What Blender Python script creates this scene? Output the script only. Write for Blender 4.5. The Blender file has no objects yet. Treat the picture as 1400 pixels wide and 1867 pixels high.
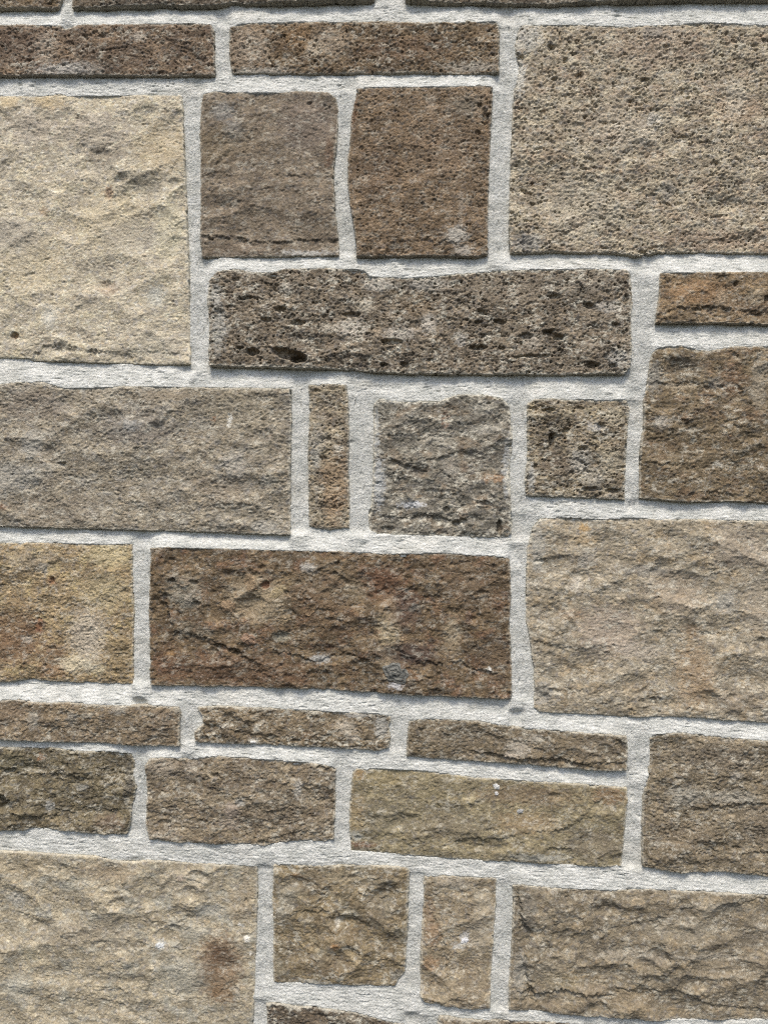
import bpy, math, random
import numpy as np
from mathutils import Matrix, Vector

# ------------------------------------------------------------------ camera, sky, sun, exposure
scene = bpy.context.scene
F_PX = 1400.0                      # focal length in photo pixels (phone main camera)
DIST = 0.784
YAW, ROLL = math.radians(3.5), math.radians(1.3)
cam_data = bpy.data.cameras.new('camera')
cam_data.sensor_fit = 'HORIZONTAL'
cam_data.sensor_width = 36.0
cam_data.lens = 36.0 * F_PX / 1400.0
cam_data.clip_start = 0.01
cam_data.clip_end = 100.0
cam = bpy.data.objects.new('camera', cam_data)
scene.collection.objects.link(cam)
cam.location = (DIST * math.sin(YAW), -DIST * math.cos(YAW), 0.0)
ROT = Matrix.Rotation(YAW, 3, 'Z') @ Matrix.Rotation(math.pi / 2, 3, 'X') @ Matrix.Rotation(ROLL, 3, 'Z')
cam.rotation_euler = ROT.to_euler()
scene.camera = cam

SUN_EL, SUN_AZ = math.radians(60), math.radians(-6)   # azimuth from the wall normal, to the left
world = bpy.data.worlds.new('World')
scene.world = world
world.use_nodes = True
wn = world.node_tree
sky = wn.nodes.new('ShaderNodeTexSky')
sky.sky_type = 'NISHITA'
sky.sun_disc = False
sky.sun_elevation = SUN_EL
sky.sun_rotation = math.pi - SUN_AZ
sky.air_density = 1.0
sky.dust_density = 3.0
sky.ozone_density = 1.0
wn.links.new(sky.outputs[0], wn.nodes['Background'].inputs[0])
wn.nodes['Background'].inputs[1].default_value = 0.10

sun_data = bpy.data.lights.new('sun', 'SUN')
sun_data.energy = 1.5
sun_data.angle = math.radians(15)
sun_data.color = (1.0, 0.93, 0.84)
sun = bpy.data.objects.new('sun', sun_data)
scene.collection.objects.link(sun)
sd_ = Vector((math.sin(SUN_AZ) * math.cos(SUN_EL), -math.cos(SUN_AZ) * math.cos(SUN_EL), math.sin(SUN_EL)))
sun.rotation_euler = sd_.to_track_quat('Z', 'Y').to_euler()
sun.location = sd_ * 3

scene.view_settings.view_transform = 'Standard'
scene.view_settings.look = 'None'
scene.view_settings.gamma = 1.0
scene.view_settings.exposure = 1.02
scene.cycles.use_denoising = False      # the grain of the stone is finer than a denoiser keeps
scene.cycles.filter_width = 1.15
scene.cycles.max_bounces = 4

# ------------------------------------------------------------------ photo point -> wall plane (mm)
R3 = np.array(ROT)
CL = np.array(cam.location) * 1000.0

def plane(px, py):
    d = np.stack([(np.asarray(px, float) - 700) / F_PX, -(np.asarray(py, float) - 933.5) / F_PX,
                  -np.ones_like(np.asarray(px, float))], -1)
    w = d @ R3.T
    # relief is on average 6 mm proud of the joint plane
    t = (-6.0 - CL[1]) / w[..., 1]
    return CL[0] + t * w[..., 0], CL[2] + t * w[..., 2]

# ------------------------------------------------------------------ noise
f4 = np.float32
def _tab(seed):
    r = np.random.RandomState(seed & 0x7fffffff)
    return r.permutation(1024).astype(np.int32), r.rand(1024).astype(f4)

_cache = {}
def tab(seed):
    if seed not in _cache:
        _cache[seed] = _tab(seed)
    return _cache[seed]

def perlin(x, y, seed):
    P, V = tab(seed)
    xi = np.floor(x).astype(np.int32); yi = np.floor(y).astype(np.int32)
    xf = (x - xi).astype(f4); yf = (y - yi).astype(f4)
    u = xf * xf * xf * (xf * (xf * 6 - 15) + 10); v = yf * yf * yf * (yf * (yf * 6 - 15) + 10)
    def g(ix, iy, dx, dy):
        a = V[P[(P[ix & 1023] + iy) & 1023]] * f4(6.2831853)
        return np.cos(a) * dx + np.sin(a) * dy
    n00 = g(xi, yi, xf, yf); n10 = g(xi + 1, yi, xf - 1, yf)
    n01 = g(xi, yi + 1, xf, yf - 1); n11 = g(xi + 1, yi + 1, xf - 1, yf - 1)
    a = n00 + u * (n10 - n00); b = n01 + u * (n11 - n01)
    return (a + v * (b - a)) * f4(1.5)

def fbm(x, y, octs, seed, gain=0.5, ridged=False):
    s = np.zeros_like(x, dtype=f4); a = 1.0; t = 0.0
    for i in range(octs):
        n = perlin(x, y, seed + 17 * i)
        if ridged:
            n = 1 - 2 * np.abs(n)
        s += f4(a) * n; t += a; a *= gain
        x = x * 2.03 + 3.1; y = y * 2.03 + 1.7
    return s / t

def cells(x, y, seed):
    """nearest jittered cell: distance, offset to its point, three random values"""
    P, V = tab(seed)
    xi = np.floor(x).astype(np.int32); yi = np.floor(y).astype(np.int32)
    best = np.full(x.shape, 9e9, f4); bx = np.zeros_like(best); by = np.zeros_like(best)
    bh = np.zeros(x.shape, np.int32)
    for i in (-1, 0, 1):
        for j in (-1, 0, 1):
            h = P[(P[(xi + i) & 1023] + yi + j) & 1023]
            dx = (x - (xi + i + 0.5 + 0.8 * (V[h] - 0.5))).astype(f4)
            dy = (y - (yi + j + 0.5 + 0.8 * (V[(h * 7 + 3) & 1023] - 0.5))).astype(f4)
            d = dx * dx + dy * dy
            m = d < best
            best = np.where(m, d, best); bx = np.where(m, dx, bx); by = np.where(m, dy, by); bh = np.where(m, h, bh)
    return np.sqrt(best), bx, by, V[(bh * 3 + 11) & 1023], V[(bh * 5 + 29) & 1023], V[(bh * 9 + 71) & 1023]

def sstep(a, b, x):
    t = np.clip((x - a) / (b - a), 0, 1)
    return t * t * (3 - 2 * t)

def facets(x, z, size, seed, aniso=1.6, rot=0.0, lip=0.7):
    """broken facets: each flake is a tilted face whose lower edge stands proud and drops sharply"""
    c, s = math.cos(rot), math.sin(rot)
    u = (c * x + s * z) / (size * aniso); v = (-s * x + c * z) / size
    u = u + 0.5 * fbm(u * 1.3, v * 1.3, 3, seed + 5, .65); v = v + 0.5 * fbm(u * 1.3 + 9, v * 1.3 + 4, 3, seed + 6, .65)
    d, dx, dy, r1, r2, r3 = cells(u, v, seed)
    # lips mostly face down, but each flake leans its own way
    ang = -1.5708 + (r2 - .5) * 3.4
    return (r1 - 0.5) * 0.8 + (0.15 + r3) * lip * (np.cos(ang) * dx + np.sin(ang) * dy) - 0.2 * d

# ------------------------------------------------------------------ colour
def lin(c):
    c = np.array(c, float) / 255.0
    return np.where(c <= 0.04045, c / 12.92, ((c + 0.055) / 1.055) ** 2.4)
ALB = 1.25
def alb(c, grey=0.0):
    v = lin(c) * ALB
    v = v * .76 + (v @ np.array([.3, .59, .11])) * np.array([1.05, 1.0, .93]) * .24      # dusty, muted stone
    return v * (1 - grey) + (v @ np.array([.3, .59, .11])) * np.array([1.05, 1.0, .93]) * grey
LIME = lin((196, 191, 174)) * 1.08

# ------------------------------------------------------------------ materials
def node_mat(name, rough, var_scale, var_amt, bump_scale, bump_dist, speck=0.0, fleck=0.0):
    m = bpy.data.materials.new(name); m.use_nodes = True
    nt = m.node_tree; N = nt.nodes; L = nt.links
    b = N['Principled BSDF']
    b.inputs['Roughness'].default_value = rough
    b.inputs['Specular IOR Level'].default_value = 0.25
    at = N.new('ShaderNodeAttribute'); at.attribute_name = 'mineral'
    tc = N.new('ShaderNodeTexCoord')
    n1 = N.new('ShaderNodeTexNoise'); n1.inputs['Scale'].default_value = var_scale
    n1.inputs['Detail'].default_value = 6; n1.inputs['Roughness'].default_value = 0.7
    L.new(tc.outputs['Object'], n1.inputs['Vector'])
    mr = N.new('ShaderNodeMapRange')
    mr.inputs['From Min'].default_value = 0.25; mr.inputs['From Max'].default_value = 0.75
    mr.inputs['To Min'].default_value = 1 - var_amt; mr.inputs['To Max'].default_value = 1 + var_amt
    L.new(n1.outputs['Fac'], mr.inputs['Value'])
    mx = N.new('ShaderNodeMix'); mx.data_type = 'RGBA'; mx.blend_type = 'MULTIPLY'
    mx.inputs['Factor'].default_value = 1.0
    L.new(at.outputs['Color'], mx.inputs['A']); L.new(mr.outputs['Result'], mx.inputs['B'])
    # grains of paler and darker crystal
    vo = N.new('ShaderNodeTexNoise'); vo.inputs['Scale'].default_value = 900; vo.inputs['Detail'].default_value = 2
    L.new(tc.outputs['Object'], vo.inputs['Vector'])
    mr2 = N.new('ShaderNodeMapRange')
    mr2.inputs['From Min'].default_value = 0.3; mr2.inputs['From Max'].default_value = 0.7
    mr2.inputs['To Min'].default_value = 1 - speck; mr2.inputs['To Max'].default_value = 1 + speck
    L.new(vo.outputs['Fac'], mr2.inputs['Value'])
    mx2 = N.new('ShaderNodeMix'); mx2.data_type = 'RGBA'; mx2.blend_type = 'MULTIPLY'
    mx2.inputs['Factor'].default_value = 1.0
    L.new(mx.outputs['Result'], mx2.inputs['A']); L.new(mr2.outputs['Result'], mx2.inputs['B'])
    out = mx2.outputs['Result']
    if fleck:      # cream crystals and crushed spots
        nf = N.new('ShaderNodeTexNoise'); nf.inputs['Scale'].default_value = 330; nf.inputs['Detail'].default_value = 5
        nf.inputs['Roughness'].default_value = 0.8
        L.new(tc.outputs['Object'], nf.inputs['Vector'])
        mf = N.new('ShaderNodeMapRange')
        mf.inputs['From Min'].default_value = 0.57; mf.inputs['From Max'].default_value = 0.72
        mf.inputs['To Min'].default_value = 0; mf.inputs['To Max'].default_value = fleck
        L.new(nf.outputs['Fac'], mf.inputs['Value'])
        mx3 = N.new('ShaderNodeMix'); mx3.data_type = 'RGBA'
        L.new(mf.outputs['Result'], mx3.inputs['Factor']); L.new(out, mx3.inputs['A'])
        mx3.inputs['B'].default_value = (.66, .61, .52, 1)
        out = mx3.outputs['Result']
    L.new(out, b.inputs['Base Color'])
    n2 = N.new('ShaderNodeTexNoise'); n2.inputs['Scale'].default_value = bump_scale
    n2.inputs['Detail'].default_value = 5; n2.inputs['Roughness'].default_value = 0.75
    L.new(tc.outputs['Object'], n2.inputs['Vector'])
    bp = N.new('ShaderNodeBump'); bp.inputs['Strength'].default_value = 1.0
    bp.inputs['Distance'].default_value = bump_dist
    L.new(n2.outputs['Fac'], bp.inputs['Height']); L.new(bp.outputs['Normal'], b.inputs['Normal'])
    return m
M_STONE = node_mat('quarried_limestone', 0.92, 260, 0.22, 420, 0.0019, 0.30, .7)
M_PALE = node_mat('pale_limestone', 0.92, 240, 0.18, 400, 0.0014, 0.26, .6)
M_MORTAR = node_mat('lime_mortar', 0.95, 260, 0.10, 560, 0.0020, 0.15, 0)

# ------------------------------------------------------------------ the stones, traced from the photograph
# each: outline (photo px), kind of break, how far it stands proud (mm), shadow recess of the joint below (mm), colours, features
STONES = []
def stone(pts, style, H, rec, ca, cb, label=None, pits=(), ledges=(), stains=(), lime=0.25, pores=0.0, k=1.0, cc=None, dents=(), rot=0.0):
    STONES.append(dict(pts=pts, style=style, H=H, rec=rec, ca=ca, cb=cb, label=label, pits=pits, ledges=ledges,
                       stains=stains, lime=lime, pores=pores, k=k, cc=cc, dents=dents, rot=rot))

stone([(-330,-210),(112,-210),(116,-60),(114,0),(108,14),(90,17),(60,15),(0,17),(-330,20)], 'rough', 9, 8,
      (128,108,82), (104,88,70), pores=.5)
stone([(137,-210),(684,-210),(684,-40),(682,2),(560,6),(450,7),(430,5),(386,12),(310,13),(302,10),(250,12),(160,15),(134,15)],
      'rough', 10, 9, (112,99,84), (90,80,70), pores=.6)
stone([(736,-210),(1730,-210),(1730,-6),(1400,1),(1240,1),(1100,4),(1000,9),(900,8),(800,5),(740,1)], 'rough', 10, 9,
      (104,93,79), (88,78,68), pores=.5)
stone([(-300,51),(0,50),(60,48),(112,49),(122,55),(150,47),(250,46),(340,45),(385,46),(391,60),(392,120),(392,137),(300,139),(150,138),(0,139),(-300,141)],
      'rough', 10, 8, (124,105,86), (100,84,70), 'brown stone with grey and white lime streaks',
      pores=.75, lime=.35, stains=[(40,85,50,35,(112,90,72),.6),(85,85,25,30,(165,150,132),.45),(130,128,70,14,(175,175,172),.6),(255,70,14,10,(190,180,165),.5),(200,110,60,25,(98,80,62),.5)])
stone([(420,50),(450,44),(500,42),(700,41),(780,44),(850,41),(905,42),(910,60),(909,100),(908,134),(820,134),(700,134),(560,135),(424,133),(419,100)],
      'rough', 9, 7, (126,107,84), (104,86,66), 'narrow brown stone with orange and pale porous patches',
      pores=.8, lime=.4, stains=[(455,85,40,40,(185,165,142),.5),(545,70,28,24,(150,112,60),.6),(575,90,18,14,(195,180,155),.5),(600,80,40,30,(190,172,148),.35),(480,130,60,8,(178,176,170),.5),(860,122,60,10,(172,170,162),.45),(740,90,90,25,(112,82,56),.45)])
stone([(-380,172),(0,174),(60,177),(110,171),(125,175),(210,173),(330,175),(333,200),(335,260),(339,360),(343,480),(345,560),(345,610),(347,664),
       (300,664),(200,661),(110,658),(57,657),(53,652),(0,652),(-380,648)], 'pale', 7, 7,
      (186,171,145), (168,155,134), 'large pale buff stone with yellow patches and a small round hole', lime=.12, cc=(186,170,134),
      pits=[(26,611,9,7,4.0,0),(95,538,2.5,3,2,0),(240,665,4,3,2,0),(120,400,2.5,2.5,1.5,0),(52,500,14,3,1.2,.3),(265,226,10,2,1.2,.1)],
      dents=[(190,520,20,12,2.6),(185,280,26,12,2.2),(255,340,30,14,.7),(290,240,60,14,.6),(200,355,8,14,1.6),(300,600,40,20,1.4),(60,360,40,12,1.0)],
      ledges=[([(60,650),(80,630),(130,632),(170,640),(210,640),(240,648)],3.0,9),([(260,195),(300,200),(345,205)],1.0,6),([(0,240),(30,228),(60,224)],1.2,5),([(240,640),(290,640),(345,648)],1.6,6)],
      stains=[(90,185,32,18,(190,158,95),.5),(15,185,25,16,(190,160,100),.5),(60,230,60,40,(165,150,132),.5),(170,240,70,40,(150,136,120),.5),(190,285,40,22,(110,98,84),.55),
              (255,330,45,24,(120,112,92),.6),(300,270,60,50,(178,152,100),.45),(200,352,9,13,(160,105,60),.6),(196,525,22,14,(150,118,92),.5),(80,385,9,10,(150,108,60),.45),
              (90,580,16,22,(190,190,180),.5),(285,540,20,22,(182,186,178),.5),(60,480,70,60,(190,168,118),.35),(200,400,80,60,(200,178,130),.4),(26,611,8,6,(140,95,40),.7),
              (290,630,50,28,(175,165,145),.4),(30,430,50,40,(155,145,130),.5),(240,430,60,30,(160,152,138),.4),(310,420,30,60,(190,182,140),.35)])
stone([(368,186),(372,172),(390,168),(480,171),(560,168),(598,171),(612,180),(616,200),(614,260),(609,300),(608,330),(612,400),(617,440),(617,466),(560,467),(480,468),(369,469),(366,440),(367,300),(365,230)],
      'smooth', 9, 7, (130,115,97), (114,100,84), 'brown stone with a bluish grey patch and a long crack near its foot', lime=.15,
      ledges=[([(375,430),(430,433),(455,440),(500,443),(540,438),(600,437),(614,436)],3.2,6),([(375,318),(430,308),(475,298)],1.4,4),([(510,320),(560,321),(605,322)],2.2,3)],
      pits=[(565,190,3,2.5,2,0),(484,172,2,2,1.5,0),(385,436,6,3,2.5,0),(448,472,0,0,0,0)],
      stains=[(408,205,24,20,(122,126,128),.55),(428,240,20,22,(150,146,138),.55),(560,225,55,55,(134,116,102),.5),(390,270,40,40,(128,108,72),.45),(450,262,50,30,(140,120,90),.35),(600,280,10,30,(120,82,50),.5),(540,355,60,8,(176,150,118),.25),(440,455,60,18,(128,108,86),.5),(560,462,60,5,(190,190,188),.6)])
stone([(652,165),(700,162),(800,162),(875,160),(897,161),(896,200),(893,250),(890,330),(888,400),(888,466),(870,470),(760,469),(652,470),(649,430),(642,390),(636,340),(636,290),(640,250),(642,210),(650,180)],
      'grain', 12, 8, (126,106,82), (104,87,66), 'fine grained brown stone with a white lime smear low on its right side', lime=.08, pores=.55,
      pits=[(874,196,5,4,3,0),(885,220,5,20,3,.1),(872,380,4,4,2,0),(870,245,4,5,2.5,0),(770,375,3,3,2,0),(740,470,0,0,0,0)],
      ledges=[([(750,441),(775,438),(790,444),(830,447)],1.6,4)],
      stains=[(850,195,30,22,(120,115,100),.5),(832,432,22,18,(188,188,180),.55),(845,460,20,10,(175,172,165),.5),(840,385,6,40,(165,155,140),.35),(785,190,8,20,(170,150,125),.35),(690,320,40,60,(108,84,60),.4),(800,270,60,60,(134,110,82),.4),(645,200,8,40,(120,80,45),.5)])
stone([(944,60),(950,47),(1050,46),(1100,49),(1150,50),(1180,47),(1230,47),(1290,42),(1330,45),(1400,48),(1800,50),(1800,468),(1400,463),(1280,460),(1200,461),(1155,468),(1130,463),(1000,460),(960,463),(930,462),
       (928,420),(929,350),(932,280),(935,200),(938,165),(946,130),(947,118),(942,104),(940,80)],
      'porous', 9, 7, (150,137,116), (130,116,97), 'large grey brown porous stone pitted all over', lime=.35, pores=1.0, cc=(138,116,94),
      pits=[(1005,87,8,6,4,0),(1030,110,5,4,3,0),(1055,140,7,6,4,0),(1010,145,6,4,3.5,0),(1045,99,6,3,3,0),(1175,146,8,3,3,.2),(1253,180,4,3,3,0),(958,350,12,3,3,-.5),(970,373,5,4,3,0),(1300,300,8,4,2.5,0),(1170,460,9,4,4,0),(1193,228,4,3,2.5,0),(948,105,7,5,4,0)],
      dents=[(1320,370,40,18,2.5),(1180,290,20,14,2),(1370,130,30,16,1.8),(1030,230,30,10,1.6),(1380,440,30,10,2)],
      ledges=[([(1010,435),(1050,415),(1090,395)],1.6,4),([(1290,440),(1340,432),(1390,420)],2.5,5),([(1300,370),(1330,362),(1370,372)],2.4,4)],
      stains=[(960,70,30,30,(172,172,166),.5),(945,140,14,40,(180,180,174),.55),(1200,85,90,40,(138,116,94),.55),(1340,200,50,30,(150,120,88),.4),(960,445,30,20,(105,106,108),.6),(1290,440,90,20,(138,112,88),.5),(1150,245,50,30,(170,158,138),.4),
              (1190,220,16,14,(195,195,190),.3),(1190,60,20,14,(120,118,114),.5),(1100,230,60,60,(148,132,110),.4),(1340,180,20,40,(185,175,155),.35),(1215,350,14,20,(120,115,108),.5),(1060,380,70,60,(160,150,128),.4)])
stone([(384,512),(397,497),(430,492),(460,498),(495,499),(520,492),(600,491),(665,495),(675,506),(740,510),(770,508),(830,502),(880,498),(950,494),(1060,492),(1138,493),(1147,500),(1151,545),(1148,580),(1149,640),(1147,670),
       (1136,682),(1000,683),(800,683),(700,680),(600,673),(480,670),(384,668),(383,640),(385,600),(380,550)],
      'porous', 11, 9, (126,113,97), (104,93,80), 'long dark brown porous stone with deep holes and pale lime patches', lime=.7, pores=1.15, cc=(108,94,76),
      pits=[(528,648,32,11,11,-.22),(545,655,18,8,10,0),(463,643,14,7,8,0),(440,636,8,3,5,.2),(513,565,12,5,6,0),(487,586,10,5,5,0),(545,590,14,5,5,.1),(872,634,17,5,7,0),(1000,608,13,6,6,-.3),(1018,616,12,5,6,0),(880,571,12,4,5,-.4),(872,588,8,4,5,0),(910,588,12,4,5,-.2),(958,615,13,6,3,0),
            (1072,558,12,5,5,-.3),(1010,542,14,5,4,0),(915,635,7,4,5,0),(1078,667,14,5,6,0),(1115,668,8,4,5,0),(700,666,8,4,5,0),(738,665,8,5,5,0),(970,651,40,3,4,.05),(430,510,8,5,3,0),(500,505,8,5,4,0),(715,625,22,6,5,0),(550,522,6,3,3,0),(450,545,14,4,4,.1),(640,575,20,4,4,0),(1120,595,8,5,4,0),(1140,545,6,9,4,0)],
      dents=[(640,620,30,10,2),(1090,600,30,14,2),(520,540,40,14,2),(850,560,40,14,1.6)],
      stains=[(522,527,14,10,(190,182,166),.6),(665,560,16,14,(196,186,164),.6),(640,600,30,18,(188,180,168),.55),(600,600,22,10,(190,180,160),.5),(690,520,30,14,(180,175,165),.55),(730,610,30,16,(185,178,168),.5),(780,520,40,14,(178,174,166),.45),
              (402,600,16,50,(160,162,158),.55),(395,540,12,20,(180,182,178),.5),(780,590,16,20,(190,185,175),.45),(760,560,30,20,(128,104,70),.5),(1110,560,28,12,(180,176,168),.5),(1125,655,24,16,(175,175,170),.5),(970,625,14,18,(178,168,152),.45),(920,530,60,20,(140,126,106),.4),(1060,520,70,20,(142,132,116),.4),(840,620,12,14,(185,182,176),.45)])
stone([(1202,500),(1300,499),(1400,499),(1700,501),(1700,600),(1400,594),(1300,590),(1240,591),(1193,590),(1196,565),(1200,540)],
      'flaky', 13, 9, (136,112,82), (108,90,68), 'narrow rusty orange brown stone', lime=.12, pores=.3,
      ledges=[([(1200,575),(1230,563),(1270,562),(1300,560),(1330,566),(1400,572)],3.5,6)],
      pits=[(1337,520,4,5,3,0),(1392,548,5,6,3,0)], stains=[(1270,535,60,22,(160,116,62),.6),(1380,560,60,20,(100,74,50),.45),(1310,545,12,16,(195,170,135),.4),(1370,545,14,18,(185,165,130),.4),(1230,520,12,8,(160,124,70),.4)])
stone([(1190,642),(1200,635),(1240,632),(1270,640),(1292,641),(1340,633),(1400,634),(1640,637),(1640,923),(1400,917),(1330,914),(1250,915),(1200,911),(1165,908),(1164,870),(1166,820),(1173,770),(1172,730),(1180,690),(1184,660)],
      'flaky', 11, 9, (128,112,88), (106,92,70), 'olive brown stone with a hollow near its top', lime=.35, pores=.3, cc=(120,94,68),
      dents=[(1240,670,34,20,4),(1300,705,20,14,2.6),(1210,745,24,12,2.5),(1260,820,50,20,1.6)],
      ledges=[([(1190,696),(1230,700),(1262,696),(1290,706)],2.2,8),([(1200,845),(1230,845),(1265,852)],2,4),([(1185,800),(1230,790),(1280,770)],1.6,5),([(1250,900),(1300,895),(1360,905)],2.4,4)],
      stains=[(1205,770,16,14,(190,185,175),.5),(1190,690,16,30,(160,160,154),.5),(1250,670,40,24,(108,98,82),.5),(1300,700,20,12,(130,130,124),.5),(1380,700,16,50,(165,155,135),.45),(1250,830,70,50,(120,102,70),.45),(1330,690,20,40,(140,96,62),.35),(1305,848,8,6,(215,215,205),.5),(1240,705,30,6,(188,170,138),.5)])
stone([(-350,700),(0,702),(40,697),(80,697),(118,709),(180,707),(230,705),(300,707),(420,708),(530,710),(531,760),(530,820),(529,900),(529,975),(460,973),(400,970),(250,966),(100,962),(0,959),(-350,955)],
      'fine', 9, 8, (146,134,116), (128,117,102), 'wide grey brown stone with a small dark hole', lime=.4, k=1.3, pores=.2, cc=(136,130,122),
      pits=[(117,847,5,5,4,.3),(110,845,4,3,3,0),(480,766,7,3,2.2,0)],
      dents=[(210,760,30,14,2),(90,820,40,14,1.5),(420,930,40,20,1.5),(250,870,60,20,1.5),(120,720,30,10,1.5)],
      stains=[(60,740,70,30,(136,120,104),.5),(440,740,70,60,(150,136,108),.45),(30,870,60,30,(150,150,146),.45),(60,810,22,30,(180,178,170),.4),(250,780,80,40,(122,114,108),.45),(240,775,20,12,(165,172,175),.35),(420,766,4,14,(225,225,218),.6),
              (390,765,6,4,(150,100,55),.6),(200,715,30,14,(165,155,135),.4),(430,850,24,30,(172,168,160),.4),(485,960,26,14,(178,174,164),.5),(100,930,90,30,(138,122,100),.45),(400,890,60,30,(142,122,96),.35),(300,720,70,10,(160,140,110),.35),(10,925,10,6,(160,105,60),.5)])
stone([(563,703),(600,701),(632,703),(634,740),(636,800),(634,860),(637,920),(636,962),(600,965),(564,961),(563,900),(562,830),(565,760)],
      'porous', 8, 7, (146,128,100), (116,100,80), 'slim upright sandy brown stone', lime=.3, pores=.9,
      pits=[(590,835,8,4,3.5,0),(600,800,5,5,3,0),(577,712,5,3,3,0),(610,925,5,4,3,0)],
      stains=[(618,818,12,6,(205,195,175),.6),(612,880,30,60,(150,116,72),.55),(575,835,10,24,(150,150,142),.5),(580,800,20,20,(160,152,138),.4),(610,935,20,30,(152,118,76),.4)])
stone([(682,738),(692,727),(720,734),(760,733),(800,733),(815,727),(832,721),(880,720),(915,727),(928,742),(932,800),(933,818),(929,845),(928,870),(930,900),(932,972),(925,979),(860,979),(760,975),(690,974),(674,966),(672,935),(677,922),(680,890),(681,860),(682,830),(683,790),(681,760)],
      'flaky', 8, 5, (132,124,110), (114,106,94), 'rough squarish stone with broad flakes and lime smeared round its edges', lime=1.0, pores=.25, k=1.25, cc=(130,108,82),
      pits=[(813,930,6,6,4,0),(845,950,8,6,4,0),(910,960,5,14,6,0),(830,955,8,6,4,0),(930,812,7,4,4,0),(890,736,4,3,2,0),(880,917,12,4,3,0),(812,765,5,14,2,.15),(670,933,8,5,3,0),(705,965,12,5,2.5,0)],
      dents=[(770,790,20,24,2.5),(765,860,20,10,3),(850,830,24,14,2.5),(905,770,16,14,2),(720,845,24,8,2),(830,945,50,14,2)],
      ledges=[([(695,836),(715,834),(730,846),(745,848)],2.6,5),([(760,838),(800,836),(826,824),(834,850)],2.4,5),([(785,892),(820,894),(850,882)],2.4,4),([(690,756),(710,758),(740,768)],1.4,5),([(720,944),(760,938),(800,942),(840,950)],3,5),([(680,930),(700,942),(720,940)],2.2,4)],
      stains=[(750,920,26,7,(200,205,215),.6),(690,880,14,50,(178,182,184),.75),(684,790,8,50,(176,180,180),.7),(812,765,7,18,(140,96,66),.6),(880,745,24,16,(178,170,152),.5),(880,783,30,8,(196,186,168),.5),(900,872,22,8,(168,120,66),.6),(800,800,30,16,(178,168,148),.45),(925,850,9,60,(178,182,184),.6),(735,726,50,9,(185,190,190),.7),(760,860,16,12,(118,106,92),.5),(845,850,10,14,(150,120,88),.4),(820,850,18,16,(175,165,148),.35)])
stone([(961,737),(975,729),(1000,728),(1030,731),(1060,729),(1100,731),(1140,730),(1146,745),(1143,780),(1140,820),(1138,870),(1137,911),(1060,907),(1000,905),(959,903),(957,880),(961,840),(961,790)],
      'porous', 10, 8, (134,121,100), (108,98,82), 'small square brown porous stone with pale patches down its right side', lime=.6, pores=1.1, cc=(160,146,116),
      pits=[(1005,803,5,14,7,0),(1008,795,9,5,5,0),(1095,778,8,6,5,0),(1060,818,9,4,5,0),(998,749,12,4,5,0),(1030,785,6,5,4,0),(1075,892,14,4,4,0),(1115,895,12,4,4,0),(975,850,5,5,3,0)],
      stains=[(1118,760,18,20,(178,168,142),.55),(1112,840,22,30,(180,168,138),.55),(1055,840,20,30,(182,180,172),.5),(1080,870,24,20,(176,172,158),.45),(968,870,8,30,(180,182,178),.6),(1010,845,30,30,(122,104,84),.5),(1085,780,16,8,(184,188,190),.5)])
stone([(972,962),(985,946),(1040,943),(1065,946),(1085,948),(1150,944),(1200,948),(1250,947),(1400,951),(1780,957),(1780,1330),(1400,1317),(1340,1313),(1250,1306),(1200,1306),(1150,1308),(1100,1303),(1040,1300),(985,1298),(972,1290),(975,1262),(974,1220),(970,1195),(966,1160),(959,1130),(960,1060),(962,1000)],
      'pale', 8, 6, (162,148,125), (142,129,108), 'large light brown stone with a yellow spot on its top edge', lime=.4, pores=.25, k=1.35, cc=(160,136,98),
      pits=[(1048,942,8,4,3,0),(1388,1168,8,6,2.5,0),(985,1022,12,3,2,.2),(1010,1260,10,6,2.5,0),(1190,1274,5,4,2.5,0)],
      dents=[(985,1270,18,20,3),(1120,1160,40,30,2.4),(1060,1050,50,10,1.6),(1280,1150,50,20,2),(1360,1240,40,20,2),(1200,1280,60,10,2)],
      ledges=[([(980,1168),(1020,1176),(1060,1180)],2,6),([(1010,1262),(1030,1254),(1060,1258)],2,5),([(1200,1150),(1260,1150),(1320,1156)],1.6,6),([(1150,1295),(1200,1282),(1260,1290)],2.4,5),([(1070,1015),(1110,1012),(1160,1022)],1.4,5)],
      stains=[(1065,962,10,11,(190,145,60),.75),(1070,985,18,12,(190,155,95),.45),(1085,950,18,9,(105,100,90),.5),(1170,1040,50,10,(128,126,122),.5),(1070,1020,16,20,(150,150,148),.35),(1050,1065,12,16,(205,195,178),.5),(1110,1150,60,50,(172,150,130),.5),(1160,1185,50,16,(196,180,160),.4),(1040,1120,24,10,(160,118,70),.4),(1260,1150,20,14,(140,108,66),.5),(1265,1230,35,60,(168,128,74),.45),
              (1320,1100,20,20,(180,178,170),.45),(980,1000,14,50,(172,172,164),.5),(990,1265,20,22,(140,140,136),.5),(1350,1000,60,40,(160,142,122),.4),(1340,1280,50,24,(128,108,84),.35),(1230,1080,60,40,(172,150,124),.4),(1380,1100,30,50,(178,162,138),.4)])
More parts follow.
